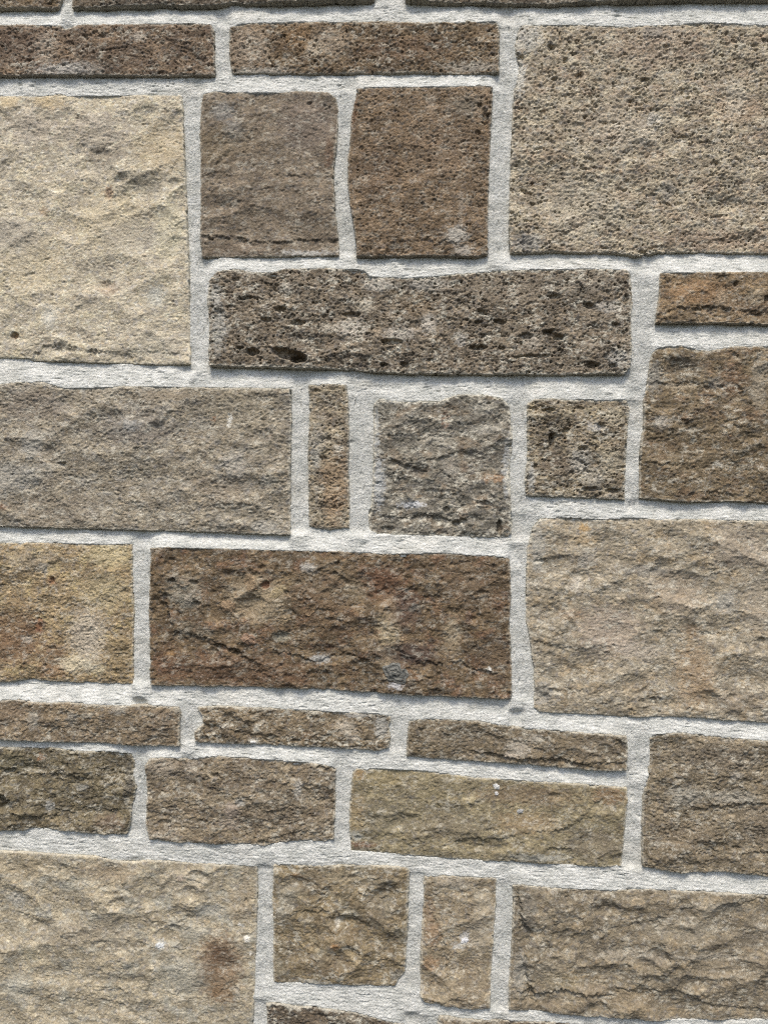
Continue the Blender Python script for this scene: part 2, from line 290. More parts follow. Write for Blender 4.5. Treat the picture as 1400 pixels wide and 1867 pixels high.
stone([(-300,989),(0,991),(100,990),(150,993),(240,993),(241,1050),(243,1110),(242,1200),(243,1247),(180,1245),(130,1243),(60,1239),(0,1242),(-300,1237)],
      'fine', 8, 7, (160,138,102), (134,114,84), 'yellowish brown stone with a pale mottled patch', lime=.2, pores=.35, cc=(168,148,96),
      pits=[(97,1057,4,7,3.5,.2),(75,1140,4,6,2.5,0),(96,1181,9,3,2.5,0),(55,1240,14,5,3,0),(85,1213,4,5,2.5,0),(212,1225,3,6,2,0)],
      ledges=[([(205,1085),(225,1075),(242,1068)],1.8,5),([(0,1115),(20,1125),(40,1128)],1.8,5),([(180,1240),(210,1236),(240,1238)],1.6,4)],
      stains=[(200,1010,50,26,(186,168,116),.75),(190,1080,50,40,(168,152,108),.6),(30,1160,60,60,(118,84,52),.75),(100,1200,30,40,(126,92,58),.6),(160,1160,40,60,(182,168,146),.8),(140,1210,40,16,(196,184,150),.65),(180,1218,20,12,(192,180,146),.5),(60,1020,60,24,(150,136,112),.5),(72,1140,8,14,(150,84,40),.55),(96,1060,8,10,(140,84,46),.5),(30,1110,40,20,(150,122,78),.4),(215,1190,24,40,(140,118,72),.5),(80,1035,10,9,(176,176,172),.4),(50,1165,14,8,(190,180,165),.5),(95,1225,30,14,(150,105,58),.4)])
stone([(278,1020),(277,1000),(300,998),(400,1000),(530,1004),(640,1006),(700,1010),(800,1009),(900,1014),(927,1018),(929,1040),(930,1100),(927,1130),(930,1180),(932,1230),(931,1272),(850,1270),(700,1262),(620,1258),(560,1254),(400,1250),(330,1249),(277,1247),(276,1180),(273,1120),(276,1060)],
      'shelly', 11, 8, (127,104,76), (101,82,60), 'long dark rusty stone full of broken shell shapes', lime=.1, pores=.25, k=1.2, cc=(132,92,62),
      pits=[(485,1067,9,7,3.5,.3),(524,1080,6,4,3,0),(405,1178,14,6,3.5,-.2),(430,1186,12,5,3.5,-.3),(355,1062,9,5,3,0),(318,1058,6,6,3,0),(615,1027,4,4,3,0),(735,1013,5,5,3,0),(360,1100,8,5,2.5,0),(738,1019,4,4,2.5,0),(612,1045,5,3,2.5,0)],
      dents=[(460,1108,32,28,5.5),(516,1160,20,9,3.5),(350,1110,50,30,2),(700,1080,50,30,2),(300,1060,22,36,-2.5),(590,1190,40,20,2.5),(640,1060,40,20,1.5),(820,1150,60,24,2)],
      ledges=[([(305,1090),(312,1130),(320,1148),(350,1155),(380,1162),(410,1176),(440,1190),(455,1198)],3.9,10),([(500,1186),(540,1192),(580,1206),(600,1196),(640,1190),(670,1200)],3.0,9),
              ([(445,1090),(465,1084),(480,1092)],2.5,5),([(740,1196),(790,1208),(840,1204),(860,1216),(900,1226)],3.2,9),([(700,1240),(760,1240),(800,1236)],1.6,5),([(840,1110),(880,1106),(925,1112)],1.6,5),([(500,1154),(520,1148),(535,1152)],2,3),([(575,1106),(610,1112),(640,1100)],1.6,4),([(550,1140),(590,1145),(620,1138)],1.6,4)],
      stains=[(340,1075,40,30,(150,142,122),.5),(345,1095,24,16,(170,166,150),.45),(360,1150,40,16,(112,104,88),.5),(470,1090,62,46,(166,144,108),.85),(430,1220,120,28,(120,84,54),.7),(310,1210,30,40,(130,88,56),.5),(312,1190,10,8,(176,128,52),.6),(515,1160,18,9,(128,128,112),.65),(565,1035,16,10,(200,200,200),.6),
              (585,1200,18,10,(178,182,184),.6),(710,1160,22,70,(180,158,116),.85),(690,1060,50,34,(128,84,52),.75),(600,1060,70,34,(138,116,84),.5),(740,1190,60,24,(92,68,60),.7),(735,1110,34,40,(104,76,64),.6),(860,1060,60,50,(122,98,70),.5),(825,1155,16,34,(172,150,114),.75),(820,1180,24,12,(150,126,90),.4),(700,1100,20,20,(152,118,72),.4),(650,1075,24,24,(150,132,96),.4),(755,1108,14,8,(110,112,106),.5),
              (520,1060,20,16,(148,122,76),.4),(600,1120,50,40,(128,98,64),.5),(900,1200,30,50,(118,94,72),.4),(893,1220,5,5,(225,225,215),.8),(722,1248,14,8,(205,205,212),.75),(450,1215,60,18,(138,110,76),.3),(540,1235,40,16,(120,84,50),.4),(560,1090,30,20,(120,84,52),.4)])
stone([(-370,1268),(0,1276),(40,1275),(80,1281),(130,1279),(180,1284),(230,1286),(270,1284),(328,1288),(331,1300),(329,1330),(328,1358),(260,1358),(200,1355),(90,1350),(0,1346),(-370,1336)],
      'flaky', 12, 9, (140,122,98), (118,102,82), 'narrow brown stone left of the joint below the yellowish stone', lime=.3, pores=.3,
      ledges=[([(165,1346),(180,1330),(210,1328),(240,1338)],2.2,4),([(0,1320),(40,1312),(90,1322),(160,1330)],1.6,5),([(250,1320),(300,1326)],1.4,4)],
      stains=[(65,1310,12,20,(170,165,152),.45),(135,1310,10,18,(168,165,155),.4),(20,1295,40,20,(128,104,78),.4),(220,1290,18,12,(176,172,160),.45),(300,1310,30,30,(140,120,96),.3)])
stone([(362,1290),(385,1287),(430,1288),(500,1291),(550,1295),(620,1298),(690,1302),(712,1306),(708,1325),(712,1345),(708,1362),(690,1368),(600,1362),(500,1357),(420,1355),(356,1351),(356,1335),(372,1318),(370,1304)],
      'flaky', 9, 7, (132,115,91), (108,94,74), 'narrow brown stone with a pale patch near its right end', lime=.6, pores=.4,
      pits=[(540,1350,10,3,2.5,0),(375,1345,8,5,2.5,0)],
      ledges=[([(380,1318),(420,1328),(460,1336),(520,1344),(560,1346)],2.4,5)],
      stains=[(630,1325,22,16,(190,178,158),.6),(645,1345,14,8,(186,176,160),.5),(462,1352,8,6,(235,235,230),.8),(695,1325,14,24,(176,178,174),.6),(490,1310,30,12,(150,128,92),.4),(650,1303,30,6,(192,192,188),.5),(560,1340,14,10,(140,104,62),.4)])
stone([(746,1316),(765,1311),(800,1311),(870,1314),(920,1322),(960,1328),(1000,1330),(1060,1335),(1140,1341),(1142,1360),(1140,1403),(1100,1404),(1050,1400),(960,1393),(850,1386),(742,1378),(742,1350)],
      'flaky', 10, 8, (130,115,93), (106,94,76), 'narrow brown stone with a dark crack along its foot', lime=.35, pores=.3,
      ledges=[([(860,1370),(900,1372),(950,1383),(1000,1380),(1060,1390),(1120,1388)],3.6,5),([(900,1340),(950,1352),(990,1366)],1.8,6)],
      stains=[(945,1360,24,16,(190,180,164),.5),(975,1345,14,10,(185,178,165),.4),(780,1365,40,14,(142,122,84),.4),(840,1340,60,18,(116,104,84),.4),(930,1375,20,6,(200,185,165),.5),(1080,1360,40,20,(138,124,104),.3),(770,1385,30,5,(150,105,64),.4)])
stone([(-310,1355),(0,1363),(60,1362),(100,1364),(150,1371),(200,1370),(240,1375),(245,1390),(242,1415),(248,1438),(240,1470),(238,1500),(232,1520),(190,1521),(150,1517),(100,1513),(60,1509),(40,1513),(0,1513),(-310,1506)],
      'flaky', 8, 6, (124,112,86), (102,92,72), 'olive brown craggy stone at the left edge under a deep shadowed joint', lime=.35, pores=.5, k=1.5,
      pits=[(10,1470,16,9,5,.3),(20,1405,14,5,4,.2),(120,1395,8,4,3,0),(5,1455,10,8,5,0)],
      dents=[(20,1470,30,14,4),(160,1480,60,12,2.5),(60,1400,40,10,2)],
      ledges=[([(0,1396),(30,1408),(60,1414),(110,1408),(150,1416)],3,5),([(0,1452),(20,1462),(30,1480),(70,1488),(100,1486)],4,6),([(85,1468),(130,1484),(180,1480),(235,1476)],2.6,5),([(160,1400),(200,1404),(240,1412)],2.2,4)],
      stains=[(20,1390,50,20,(128,120,84),.4),(90,1470,10,12,(186,188,186),.5),(150,1435,12,8,(170,172,168),.4),(75,1380,8,6,(170,110,50),.5),(235,1420,9,40,(110,106,98),.5),(200,1500,30,16,(138,110,90),.4),(80,1500,60,10,(132,112,76),.4)])
stone([(268,1395),(275,1383),(300,1380),(345,1384),(400,1378),(450,1382),(520,1387),(560,1390),(600,1396),(612,1402),(610,1430),(612,1460),(609,1500),(609,1528),(590,1533),(560,1531),(520,1534),(480,1541),(440,1537),(400,1538),(330,1534),(275,1529),(268,1500),(271,1450),(268,1420)],
      'flaky', 10, 6, (142,127,105), (116,102,84), 'brown stone with pale pinkish flecks and knobbly flakes', lime=.35, pores=.55, k=1.2,
      pits=[(395,1413,8,5,3,0),(315,1413,6,4,3,0),(540,1395,10,4,3,0),(300,1500,14,5,3,0),(480,1536,12,3,2.5,0),(585,1398,8,4,3,0)],
      ledges=[([(275,1475),(320,1490),(360,1492),(400,1500)],2.4,5),([(510,1525),(540,1512),(570,1514),(600,1520)],2.4,5),([(430,1410),(470,1420),(500,1424)],1.8,5),([(480,1530),(520,1522)],2,4)],
      stains=[(300,1400,30,20,(180,165,145),.45),(350,1400,16,14,(182,168,150),.4),(425,1475,16,16,(192,170,155),.45),(420,1500,22,12,(190,170,150),.4),(545,1435,9,18,(198,196,190),.5),(300,1520,30,10,(165,150,130),.35),(500,1470,60,30,(124,110,88),.4),(440,1460,10,8,(178,184,184),.4)])
stone([(643,1412),(650,1402),(700,1403),(745,1404),(780,1407),(860,1418),(960,1424),(1060,1430),(1141,1437),(1142,1460),(1138,1500),(1135,1540),(1131,1577),(1100,1579),(1040,1577),(960,1571),(850,1566),(760,1560),(640,1551),(637,1500),(640,1450)],
      'smooth', 8, 5, (152,137,108), (130,117,94), 'ochre stone with a grey mortar splash on its face', lime=.2, k=1.1, cc=(126,112,90),
      ledges=[([(860,1526),(910,1528),(960,1516),(1020,1512),(1060,1492)],2.0,6),([(1005,1545),(1040,1545),(1048,1572)],2.6,5),([(1050,1505),(1060,1484),(1090,1462)],1.4,6),([(720,1520),(780,1512),(840,1530)],1.2,6)],
      dents=[(1080,1470,40,14,2),(900,1540,60,12,1.6),(730,1490,60,20,1.6),(1010,1452,14,8,2.5)],
      pits=[(652,1528,4,3,2,0)],
      stains=[(700,1425,50,16,(172,150,96),.5),(655,1410,12,10,(170,125,52),.5),(800,1430,60,20,(164,146,104),.4),(960,1450,100,20,(150,118,84),.45),(960,1500,60,20,(170,134,84),.45),(1110,1450,34,16,(164,118,70),.5),(700,1490,50,30,(128,118,96),.45),(820,1510,80,20,(130,116,94),.5),(1080,1540,60,28,(130,116,98),.5),(650,1480,16,40,(170,138,84),.4),(650,1524,14,10,(178,184,184),.5),(1000,1510,40,8,(180,160,124),.45),
              (660,1540,26,6,(126,70,44),.55),(980,1562,60,8,(180,180,174),.55),(840,1485,60,14,(150,134,104),.3)])
stone([(1184,1345),(1195,1338),(1240,1336),(1300,1342),(1400,1351),(1740,1364),(1740,1614),(1400,1596),(1360,1590),(1320,1586),(1280,1589),(1240,1588),(1200,1583),(1171,1578),(1170,1540),(1170,1500),(1172,1450),(1182,1410),(1184,1380)],
      'fine', 10, 7, (136,122,101), (114,102,84), 'brown stone at the right edge with a pale ridge across its middle', lime=.3, pores=.45, k=1.4,
      dents=[(1330,1480,40,14,3),(1200,1440,20,30,2),(1300,1540,60,14,2)],
      ledges=[([(1290,1470),(1330,1466),(1400,1462)],3.2,6),([(1240,1552),(1290,1546),(1330,1556),(1400,1552)],2.6,6),([(1280,1420),(1330,1415),(1400,1425)],1.8,6)],
      pits=[(1300,1470,10,4,3,0),(1340,1545,8,3,2.5,0),(1180,1415,4,6,2,0)],
      stains=[(1250,1450,34,20,(168,164,152),.5),(1330,1452,50,12,(176,170,156),.5),(1380,1500,40,40,(122,108,90),.4),(1240,1520,60,30,(140,120,92),.4),(1300,1380,80,30,(132,118,100),.4),(1340,1412,14,8,(185,180,170),.4)])
stone([(-400,1545),(0,1552),(60,1554),(100,1557),(180,1562),(220,1571),(245,1573),(270,1568),(330,1572),(400,1577),(468,1580),(469,1620),(467,1680),(465,1740),(463,1800),(461,1870),(459,2090),(-400,2090)],
      'pale', 7, 6, (170,156,130), (150,138,116), 'large light grey buff stone with a rust stain on its right side', lime=.18, k=1.25, cc=(160,158,146),
      pits=[(449,1645,3,6,2.5,0),(180,1772,7,4,1.5,0)],
      dents=[(70,1690,26,14,2.6),(200,1620,40,14,1.6),(130,1780,80,24,1.8),(300,1700,60,24,1.8),(390,1800,30,20,1.6),(240,1840,80,16,1.8)],
      ledges=[([(40,1668),(70,1680),(90,1690)],1.5,6),([(60,1610),(120,1640),(170,1652)],1.2,7),([(170,1818),(210,1830),(260,1856)],1.6,5),([(150,1800),(200,1800),(240,1810)],1.2,5),([(20,1620),(60,1640)],1,5)],
      stains=[(400,1750,44,50,(128,94,58),.7),(394,1785,40,46,(128,98,62),.7),(406,1742,24,24,(104,68,34),.8),(405,1812,24,18,(140,104,58),.65),(420,1770,30,70,(140,118,88),.4),(385,1660,30,14,(196,196,184),.5),(350,1700,26,20,(176,176,162),.4),(292,1723,10,9,(205,212,214),.55),(440,1640,24,50,(142,122,92),.45),(330,1605,50,30,(172,158,132),.4),(330,1600,8,6,(215,185,165),.5),
              (40,1580,60,20,(176,154,112),.5),(200,1590,60,20,(160,134,98),.4),(30,1640,20,16,(188,186,176),.5),(30,1800,30,26,(168,170,158),.45),(60,1740,20,14,(180,164,112),.35),(330,1780,50,40,(166,166,152),.45),(440,1690,6,4,(235,232,222),.7),(450,1712,5,6,(235,232,222),.7),(455,1740,4,4,(235,232,222),.6),(200,1700,60,30,(160,146,122),.35),(120,1700,60,24,(142,128,106),.4)])
stone([(499,1600),(500,1577),(520,1575),(560,1579),(640,1577),(700,1578),(740,1582),(746,1590),(744,1640),(743,1690),(740,1740),(738,1770),(725,1790),(718,1798),(690,1798),(600,1794),(550,1794),(500,1790),(498,1750),(500,1700),(497,1640)],
      'smooth', 8, 6, (144,126,96), (120,106,84), 'squarish brown stone with two small orange spots', lime=.4, k=1.6, pores=.15, cc=(140,132,114),
      dents=[(620,1680,40,14,3),(540,1740,30,14,1.6),(700,1720,30,30,2),(590,1640,40,14,1.6)],
      ledges=[([(560,1660),(600,1660),(630,1668),(660,1680)],3.2,9),([(700,1640),(720,1670),(730,1700)],1.6,6),([(505,1700),(540,1712),(560,1740)],1.4,6),([(640,1750),(690,1742),(725,1755)],1.8,6)],
      stains=[(540,1597,12,7,(180,130,60),.6),(612,1722,10,7,(190,130,50),.65),(640,1600,60,14,(172,158,128),.45),(520,1640,20,40,(160,158,146),.4),(560,1610,40,20,(132,116,92),.4),(620,1700,40,20,(150,122,76),.4),(690,1650,30,50,(128,114,92),.4),(725,1778,14,12,(110,112,110),.6),(600,1760,60,20,(138,116,84),.4),(570,1790,40,5,(195,195,190),.5),(615,1680,5,14,(205,200,190),.5)])
stone([(773,1630),(774,1598),(800,1596),(850,1598),(903,1601),(903,1640),(900,1690),(897,1740),(894,1790),(892,1836),(860,1837),(820,1833),(775,1826),(767,1815),(767,1760),(769,1700)],
      'smooth', 9, 6, (158,142,116), (136,120,96), 'narrow upright light brown stone with a rusty ridge down its left side', lime=.3, k=1.5,
      ledges=[([(782,1650),(800,1690),(812,1720),(815,1760)],3.0,10),([(770,1745),(795,1770),(800,1800)],1.6,6)],
      dents=[(850,1760,24,30,2),(850,1650,24,20,1.2),(785,1700,12,60,-1.5)],
      stains=[(780,1660,12,30,(140,106,70),.5),(790,1700,16,24,(150,108,64),.5),(785,1755,16,16,(170,120,60),.5),(848,1710,9,14,(215,215,215),.6),(835,1725,12,6,(200,205,205),.5),(880,1640,20,30,(178,166,140),.4),(830,1610,40,12,(172,164,148),.4),(870,1700,20,40,(172,162,142),.35),(860,1800,30,24,(132,114,86),.4)])
stone([(936,1640),(934,1613),(950,1611),(1000,1618),(1050,1619),(1100,1622),(1180,1620),(1250,1623),(1400,1630),(1780,1640),(1780,1876),(1400,1858),(1300,1857),(1200,1857),(1150,1852),(1100,1850),(1040,1847),(1000,1843),(950,1840),(928,1838),(928,1790),(931,1740),(934,1690)],
      'smooth', 10, 6, (146,132,110), (124,112,94), 'wide brown stone with a raised face and a broken lower left corner', lime=.3, k=1.7, pores=.1, cc=(150,130,98), rot=.25,
      ledges=[([(945,1630),(955,1680),(970,1700),(958,1740),(962,1790),(975,1808)],4.5,9),([(960,1806),(1000,1808),(1030,1802),(1060,1808),(1090,1810)],5.0,8),([(1050,1700),(1110,1690),(1180,1676),(1230,1655),(1300,1640)],1.6,6),([(1130,1745),(1180,1730),(1220,1712)],1.4,5),([(1200,1740),(1280,1742),(1400,1730)],1.4,5),([(1340,1640),(1400,1636)],2.0,5),([(1100,1790),(1170,1806),(1230,1800),(1300,1830),(1400,1840)],2.2,8)],
      dents=[(1250,1790,80,16,2),(1120,1660,80,14,1.4),(1000,1825,40,12,2)],
      stains=[(1020,1785,34,16,(176,152,96),.5),(1000,1770,30,30,(170,156,128),.4),(960,1660,18,40,(110,106,98),.45),(948,1770,14,40,(158,158,152),.5),(1240,1690,70,20,(166,154,130),.45),(1150,1740,80,14,(164,152,132),.4),(1320,1760,80,30,(160,142,112),.4),(1080,1810,30,20,(140,116,82),.4),(1150,1820,50,20,(158,132,88),.35),(1290,1740,60,6,(186,176,158),.4),(1300,1650,60,10,(176,168,150),.35),(980,1830,60,10,(130,112,84),.4),(1370,1700,40,30,(128,116,98),.35)])
stone([(487,1832),(500,1828),(520,1831),(545,1838),(570,1834),(600,1841),(650,1847),(690,1858),(730,1868),(760,1880),(764,2090),(487,2090)],
      'rough', 8, 6, (118,102,84), (96,84,70), 'dark brown stone cut by the bottom edge', lime=.6, pores=.6, pits=[(575,1835,6,4,4,0),(500,1835,6,3,3,0)],
      stains=[(640,1855,30,10,(160,146,122),.4)])
stone([(798,1870),(801,1852),(815,1851),(840,1858),(900,1860),(1000,1863),(1100,1869),(1300,1876),(1740,1892),(1740,2090),(800,2090)],
      'rough', 8, 6, (136,120,99), (118,104,86), 'pinkish brown stone cut by the bottom edge', lime=.4, pores=.3)

# ------------------------------------------------------------------ geometry helpers (all lengths in mm on the wall, z up, relief towards the viewer)
def to_plane(pts):
    a = np.array(pts, float)
    X, Z = plane(a[:, 0], a[:, 1])
    return np.stack([X, Z], 1)

PX = 0.557        # mm per photo pixel at the wall

def sdf(poly, x, z):
    """signed distance to the outline, positive inside"""
    best = np.full(x.shape, 1e9, f4); inside = np.zeros(x.shape, bool)
    n = len(poly)
    for i in range(n):
        ax, az = poly[i]; bx, bz = poly[(i + 1) % n]
        ex, ez = bx - ax, bz - az
        L2 = ex * ex + ez * ez
        t = np.clip(((x - ax) * ex + (z - az) * ez) / L2, 0, 1)
        dx = x - ax - t * ex; dz = z - az - t * ez
        best = np.minimum(best, dx * dx + dz * dz)
        c = (az > z) != (bz > z)
        if ez != 0:
            inside ^= c & (x < ex * (z - az) / ez + ax)
    d = np.sqrt(best)
    return np.where(inside, d, -d)

x0, z0 = plane(0, 0); x1, _ = plane(1400, 933); _, z1 = plane(700, 1867)
FX0, FX1 = min(plane(0, 0)[0], plane(0, 1867)[0]), max(plane(1400, 0)[0], plane(1400, 1867)[0])
FZ0, FZ1 = min(plane(0, 1867)[1], plane(1400, 1867)[1]), max(plane(0, 0)[1], plane(1400, 0)[1])
STEP = 0.78
def grid_lines(a, b, f0, f1, step=STEP):
    """fine lines where the photograph looks, coarser beyond it"""
    out = []; x = a
    while x < b:
        out.append(x)
        d = max(f0 - x, x - f1, 0.0)
        x += step * (1 + min(d / 22.0, 4.5))
    out.append(b)
    return np.array(out, f4)

def polyline_dist(pts, x, z):
    P = to_plane(pts)
    best = np.full(x.shape, 1e9, f4); side = np.zeros(x.shape, f4)
    for i in range(len(P) - 1):
        ax, az = P[i]; bx, bz = P[i + 1]
        ex, ez = bx - ax, bz - az; L2 = ex * ex + ez * ez
        t = np.clip(((x - ax) * ex + (z - az) * ez) / L2, 0, 1)
        dx = x - ax - t * ex; dz = z - az - t * ez
        d = dx * dx + dz * dz
        s = (ex * dz - ez * dx) / math.sqrt(L2)      # >0 : above a left-to-right line
        m = d < best
        best = np.where(m, d, best); side = np.where(m, s, side)
    return np.sqrt(best), side

# relief recipe: low swell, big facets, middle facets, small flakes, grain, lip, facet sizes
STYLES = {
    'pale':   dict(sc=700, scd=0.9, low=3.0, bil=1.3, f1=.45, f2=0.2, f3=.24, g=.50, s1=26, s2=9.5, s3=3.8, lip=.9),
    'smooth': dict(sc=600, scd=0.9, low=2.8, bil=1.7, f1=.50, f2=0.22, f3=.26, g=.48, s1=24, s2=9, s3=3.8, lip=.9),
    'fine':   dict(sc=600, scd=0.8, low=2.8, bil=1.6, f1=.45, f2=0.3, f3=.45, g=.8, s1=22, s2=8.5, s3=3.6, lip=1.0),
    'flaky':  dict(sc=420, scd=1.1, low=2.4, bil=2.0, f1=.8, f2=0.55, f3=.50, g=.62, s1=19, s2=8.5, s3=4.0, lip=1.1),
    'shelly': dict(sc=420, scd=1.1, low=2.4, bil=2.0, f1=.7, f2=0.45, f3=.45, g=.50, s1=20, s2=8.5, s3=4.6, lip=1.0),
    'rough':  dict(sc=900, scd=0.7, low=1.8, bil=1.0, f1=.4, f2=.45, f3=.5, g=.8, s1=18, s2=7.5, s3=3.5, lip=.9),
    'grain':  dict(sc=1200, scd=0.5, low=1.4, bil=.7, f1=.3, f2=.32, f3=.4, g=.85, s1=18, s2=7.5, s3=3.4, lip=.9),
    'porous': dict(sc=900, scd=0.7, low=2.0, bil=1.2, f1=.4, f2=.45, f3=.55, g=1.0, s1=19, s2=7.5, s3=3.5, lip=.9),
}

def build_mesh(name, lx, lz, H, keep, col, mat):
    """a relief sheet over the grid lines, quads kept where keep is true"""
    nz, nx = H.shape
    idx = np.arange(nz * nx, dtype=np.int32).reshape(nz, nx)
    kq = keep[:-1, :-1] | keep[1:, :-1] | keep[:-1, 1:] | keep[1:, 1:]
    q = np.stack([idx[:-1, :-1], idx[:-1, 1:], idx[1:, 1:], idx[1:, :-1]], -1)[kq]
    used = np.zeros(nz * nx, bool); used[q.ravel()] = True
    remap = np.cumsum(used, dtype=np.int32) - 1
    q = remap[q]
    X, Z = np.meshgrid(lx, lz)
    co = np.stack([X.ravel(), -H.ravel(), Z.ravel()], -1)[used].astype(f4) / 1000.0
    cl = col.reshape(-1, 3)[used]
    me = bpy.data.meshes.new(name)
    me.vertices.add(len(co)); me.vertices.foreach_set('co', co.ravel())
    nq = len(q)
    me.loops.add(nq * 4); me.loops.foreach_set('vertex_index', q.ravel())
    me.polygons.add(nq); me.polygons.foreach_set('loop_start', np.arange(nq, dtype=np.int32) * 4)
    me.update(calc_edges=True)
    at = me.attributes.new('mineral', 'FLOAT_COLOR', 'POINT')
    at.data.foreach_set('color', np.concatenate([cl, np.ones((len(cl), 1))], 1).astype(f4).ravel())
    me.materials.append(mat)
    ob = bpy.data.objects.new(name, me)
    scene.collection.objects.link(ob)
    return ob

wall = bpy.data.objects.new('stone_wall', None)
scene.collection.objects.link(wall)
wall['label'] = 'coursed wall of rough brown and buff limestone blocks with wide pale brushed mortar joints'
wall['category'] = 'wall'
wall['kind'] = 'thing'

def stone_field(k, s, X, Z):
    """relief (mm) and colour of stone k at wall points X, Z"""
    st = STYLES[s['style']]; sd = 1000 + 97 * k
    poly = s['poly']
    # ragged outline
    wx = X + 1.0 * fbm(X / 9, Z / 9, 3, sd + 1, .6); wz = Z + 1.0 * fbm(X / 9 + 50, Z / 9, 3, sd + 2, .6)
    e = sdf(poly, wx, wz).astype(f4) + 0.75
    kk = s['k']
    rot = s['rot'] + 0.25 * (tab(sd)[1][3] - .5)
    swell = fbm(X / 60, Z / 45, 3, sd + 3)
    # chipped arrises
    e = e - 1.8 * sstep(.25, .6, fbm(X / 13, Z / 13, 3, sd + 76, .6)) - .7 * np.abs(perlin(X / 4, Z / 4, sd + 77))
    ins = sstep(0, 14, e)
    tilt = tab(sd)[1][10:12] - .5
    cx0, cz0 = s['poly0'].mean(0)
    qx = X + 3 * fbm(X / 14, Z / 14, 2, sd + 60); qz = Z + 3 * fbm(X / 14 + 8, Z / 14, 2, sd + 61)
    h = s['H'] + st['low'] * 1.3 * swell * (0.35 + 0.65 * ins) * kk
    h = h + np.clip(tilt[0] * 4 * (X - cx0) / 80 + tilt[1] * 4 * (Z - cz0) / 50, -1.5, 1.5)
    # split faces: broad hollows and bulges that meet in soft creases
    ca0, sa0 = math.cos(rot * 3 + .5), math.sin(rot * 3 + .5)
    rx_ = (ca0 * qx + sa0 * qz); rz_ = (-sa0 * qx + ca0 * qz)
    wr = 7 * fbm(X / 24, Z / 24, 3, sd + 70, .6)
    bil = .85 * np.abs(perlin((rx_ + wr) / 38, (rz_ - wr) / 28, sd + 71)) + .35 * np.abs(perlin((rx_ + wr) / 13, (rz_ + wr) / 10, sd + 72))
    h = h + st['bil'] * kk * (.35 + .65 * ins) * (.62 - 1.0 * bil) * 2.0
    h = h + st['f1'] * kk * facets(qx, qz, st['s1'], sd + 10, 1.3, rot, st['lip'])
    # scars where chips sprang off: shallow bowls and planes with a crisp rim
    rs = np.random.RandomState(sd + 5); x_a, z_a = s['poly0'].min(0); x_b, z_b = s['poly0'].max(0)
    sc_n = int((x_b - x_a) * (z_b - z_a) / st['sc'])
    wnx = 2.2 * fbm(X / 7, Z / 7, 3, sd + 80, .6); wnz = 2.2 * fbm(X / 7 + 20, Z / 7, 3, sd + 81, .6)
    for _i in range(sc_n):
        cx, cz = rs.uniform(x_a, x_b), rs.uniform(z_a, z_b)
        R1 = 6 + 30 * rs.rand() ** 2.2; R2 = R1 * rs.uniform(.45, .8); an = rs.uniform(-.7, .7)
        D = (.4 + .06 * R1) * rs.uniform(.5, 1.3) * (.5 + .5 * kk) * st['scd']; tl = rs.uniform(-.10, .05); tx = rs.uniform(-.06, .06)
        lvl = s['H'] + rs.uniform(-.9, 1.6)
        ux = X + wnx - cx; uz = Z + wnz - cz
        if X.size > 1000:
            m_ = (np.abs(ux) < R1 * 2.0) & (np.abs(uz) < R1 * 2.0)
        else:
            m_ = np.ones(X.shape, bool)
        if not m_.any(): continue
        a = ux[m_]; b = uz[m_]
        p_ = (math.cos(an) * a + math.sin(an) * b) / R1; q_ = (-math.sin(an) * a + math.cos(an) * b) / R2
        rr = p_ * p_ + q_ * q_
        cap = lvl - D + D * 1.3 * rr + tl * b + tx * a
        h[m_] = np.minimum(h[m_], cap)
    rough_mod = 0.35 + 1.1 * sstep(-.3, .35, fbm(X / 26, Z / 20, 3, sd + 4, .6))
    h = h + st['f2'] * rough_mod * facets(qx, qz, st['s2'], sd + 20, 1.3, rot * 1.5 + .2, st['lip'])
    h = h + st['f3'] * rough_mod * facets(X, Z, st['s3'], sd + 30, 1.3, rot - .2, st['lip'])
    # small flakes in clusters, with calmer skin between them
    fl = sstep(-.25, .35, fbm(X / 11, Z / 8, 3, sd + 18, .6)) * (.4 + .6 * rough_mod) * 1.2
    h = h + .42 * (.25 + fl) * facets(qx, qz, 2.6, sd + 35, 1.4, rot * 2, 1.2)
    h = h + 1.25 * st['g'] * (.55 + .7 * fl) * fbm(X / 3.4, Z / 2.4, 2, sd + 5, .75)
    if s['style'] in ('flaky', 'shelly', 'porous', 'fine', 'rough'):
        h = h + st['f2'] * .6 * fbm(qx / 7, qz / 5.8, 3, sd + 7, .6, ridged=True)
    if s['style'] == 'shelly':       # curved broken shells
        u, v = qx / 11, qz / 9
        d, dx, dy, r1, r2, r3 = cells(u, v, sd + 40)
        bowl = np.where(r1 > .35, 3.0 * sstep(.5, .0, d) * (r2 - .3), 0)
        h = h - bowl - np.where(r1 > .45, .8 * np.exp(-((d - .42) / .07) ** 2), 0) * (r3 - .6)
    if s['pores'] > 0:
        hfp = fbm(X / 2.4, Z / 1.9, 2, sd + 83, .7)
        pm = sstep(-.3, .4, fbm(X / 26, Z / 16, 3, sd + 8, .6)) * 1.1 + .12
        p1 = fbm(qx / 3.1, qz / 2.3, 3, sd + 9, .7)
        h = h - s['pores'] * 2.0 * sstep(.12, .55, p1) * (.4 + .6 * pm)
        p2 = perlin(qx / 8.5, qz / 5.2, sd + 12)
        h = h - s['pores'] * 1.7 * sstep(.25, .7, p2 + .7 * p1) * pm
        d, dx, dy, r1, r2, r3 = cells(X / 6.0, Z / 5.0, sd + 13)
        rad = .06 + .24 * r2 ** 3
        h = h - s['pores'] * 1.0 * np.abs(hfp) * pm
        h = h - np.where(r1 < .35, s['pores'] * 3.0 * sstep(rad, rad * .5, d), 0)
    nd = fbm(X / 5, Z / 4, 3, sd + 14, .65)
    nd2 = fbm(X / 5 + 31, Z / 4, 3, sd + 15, .65)
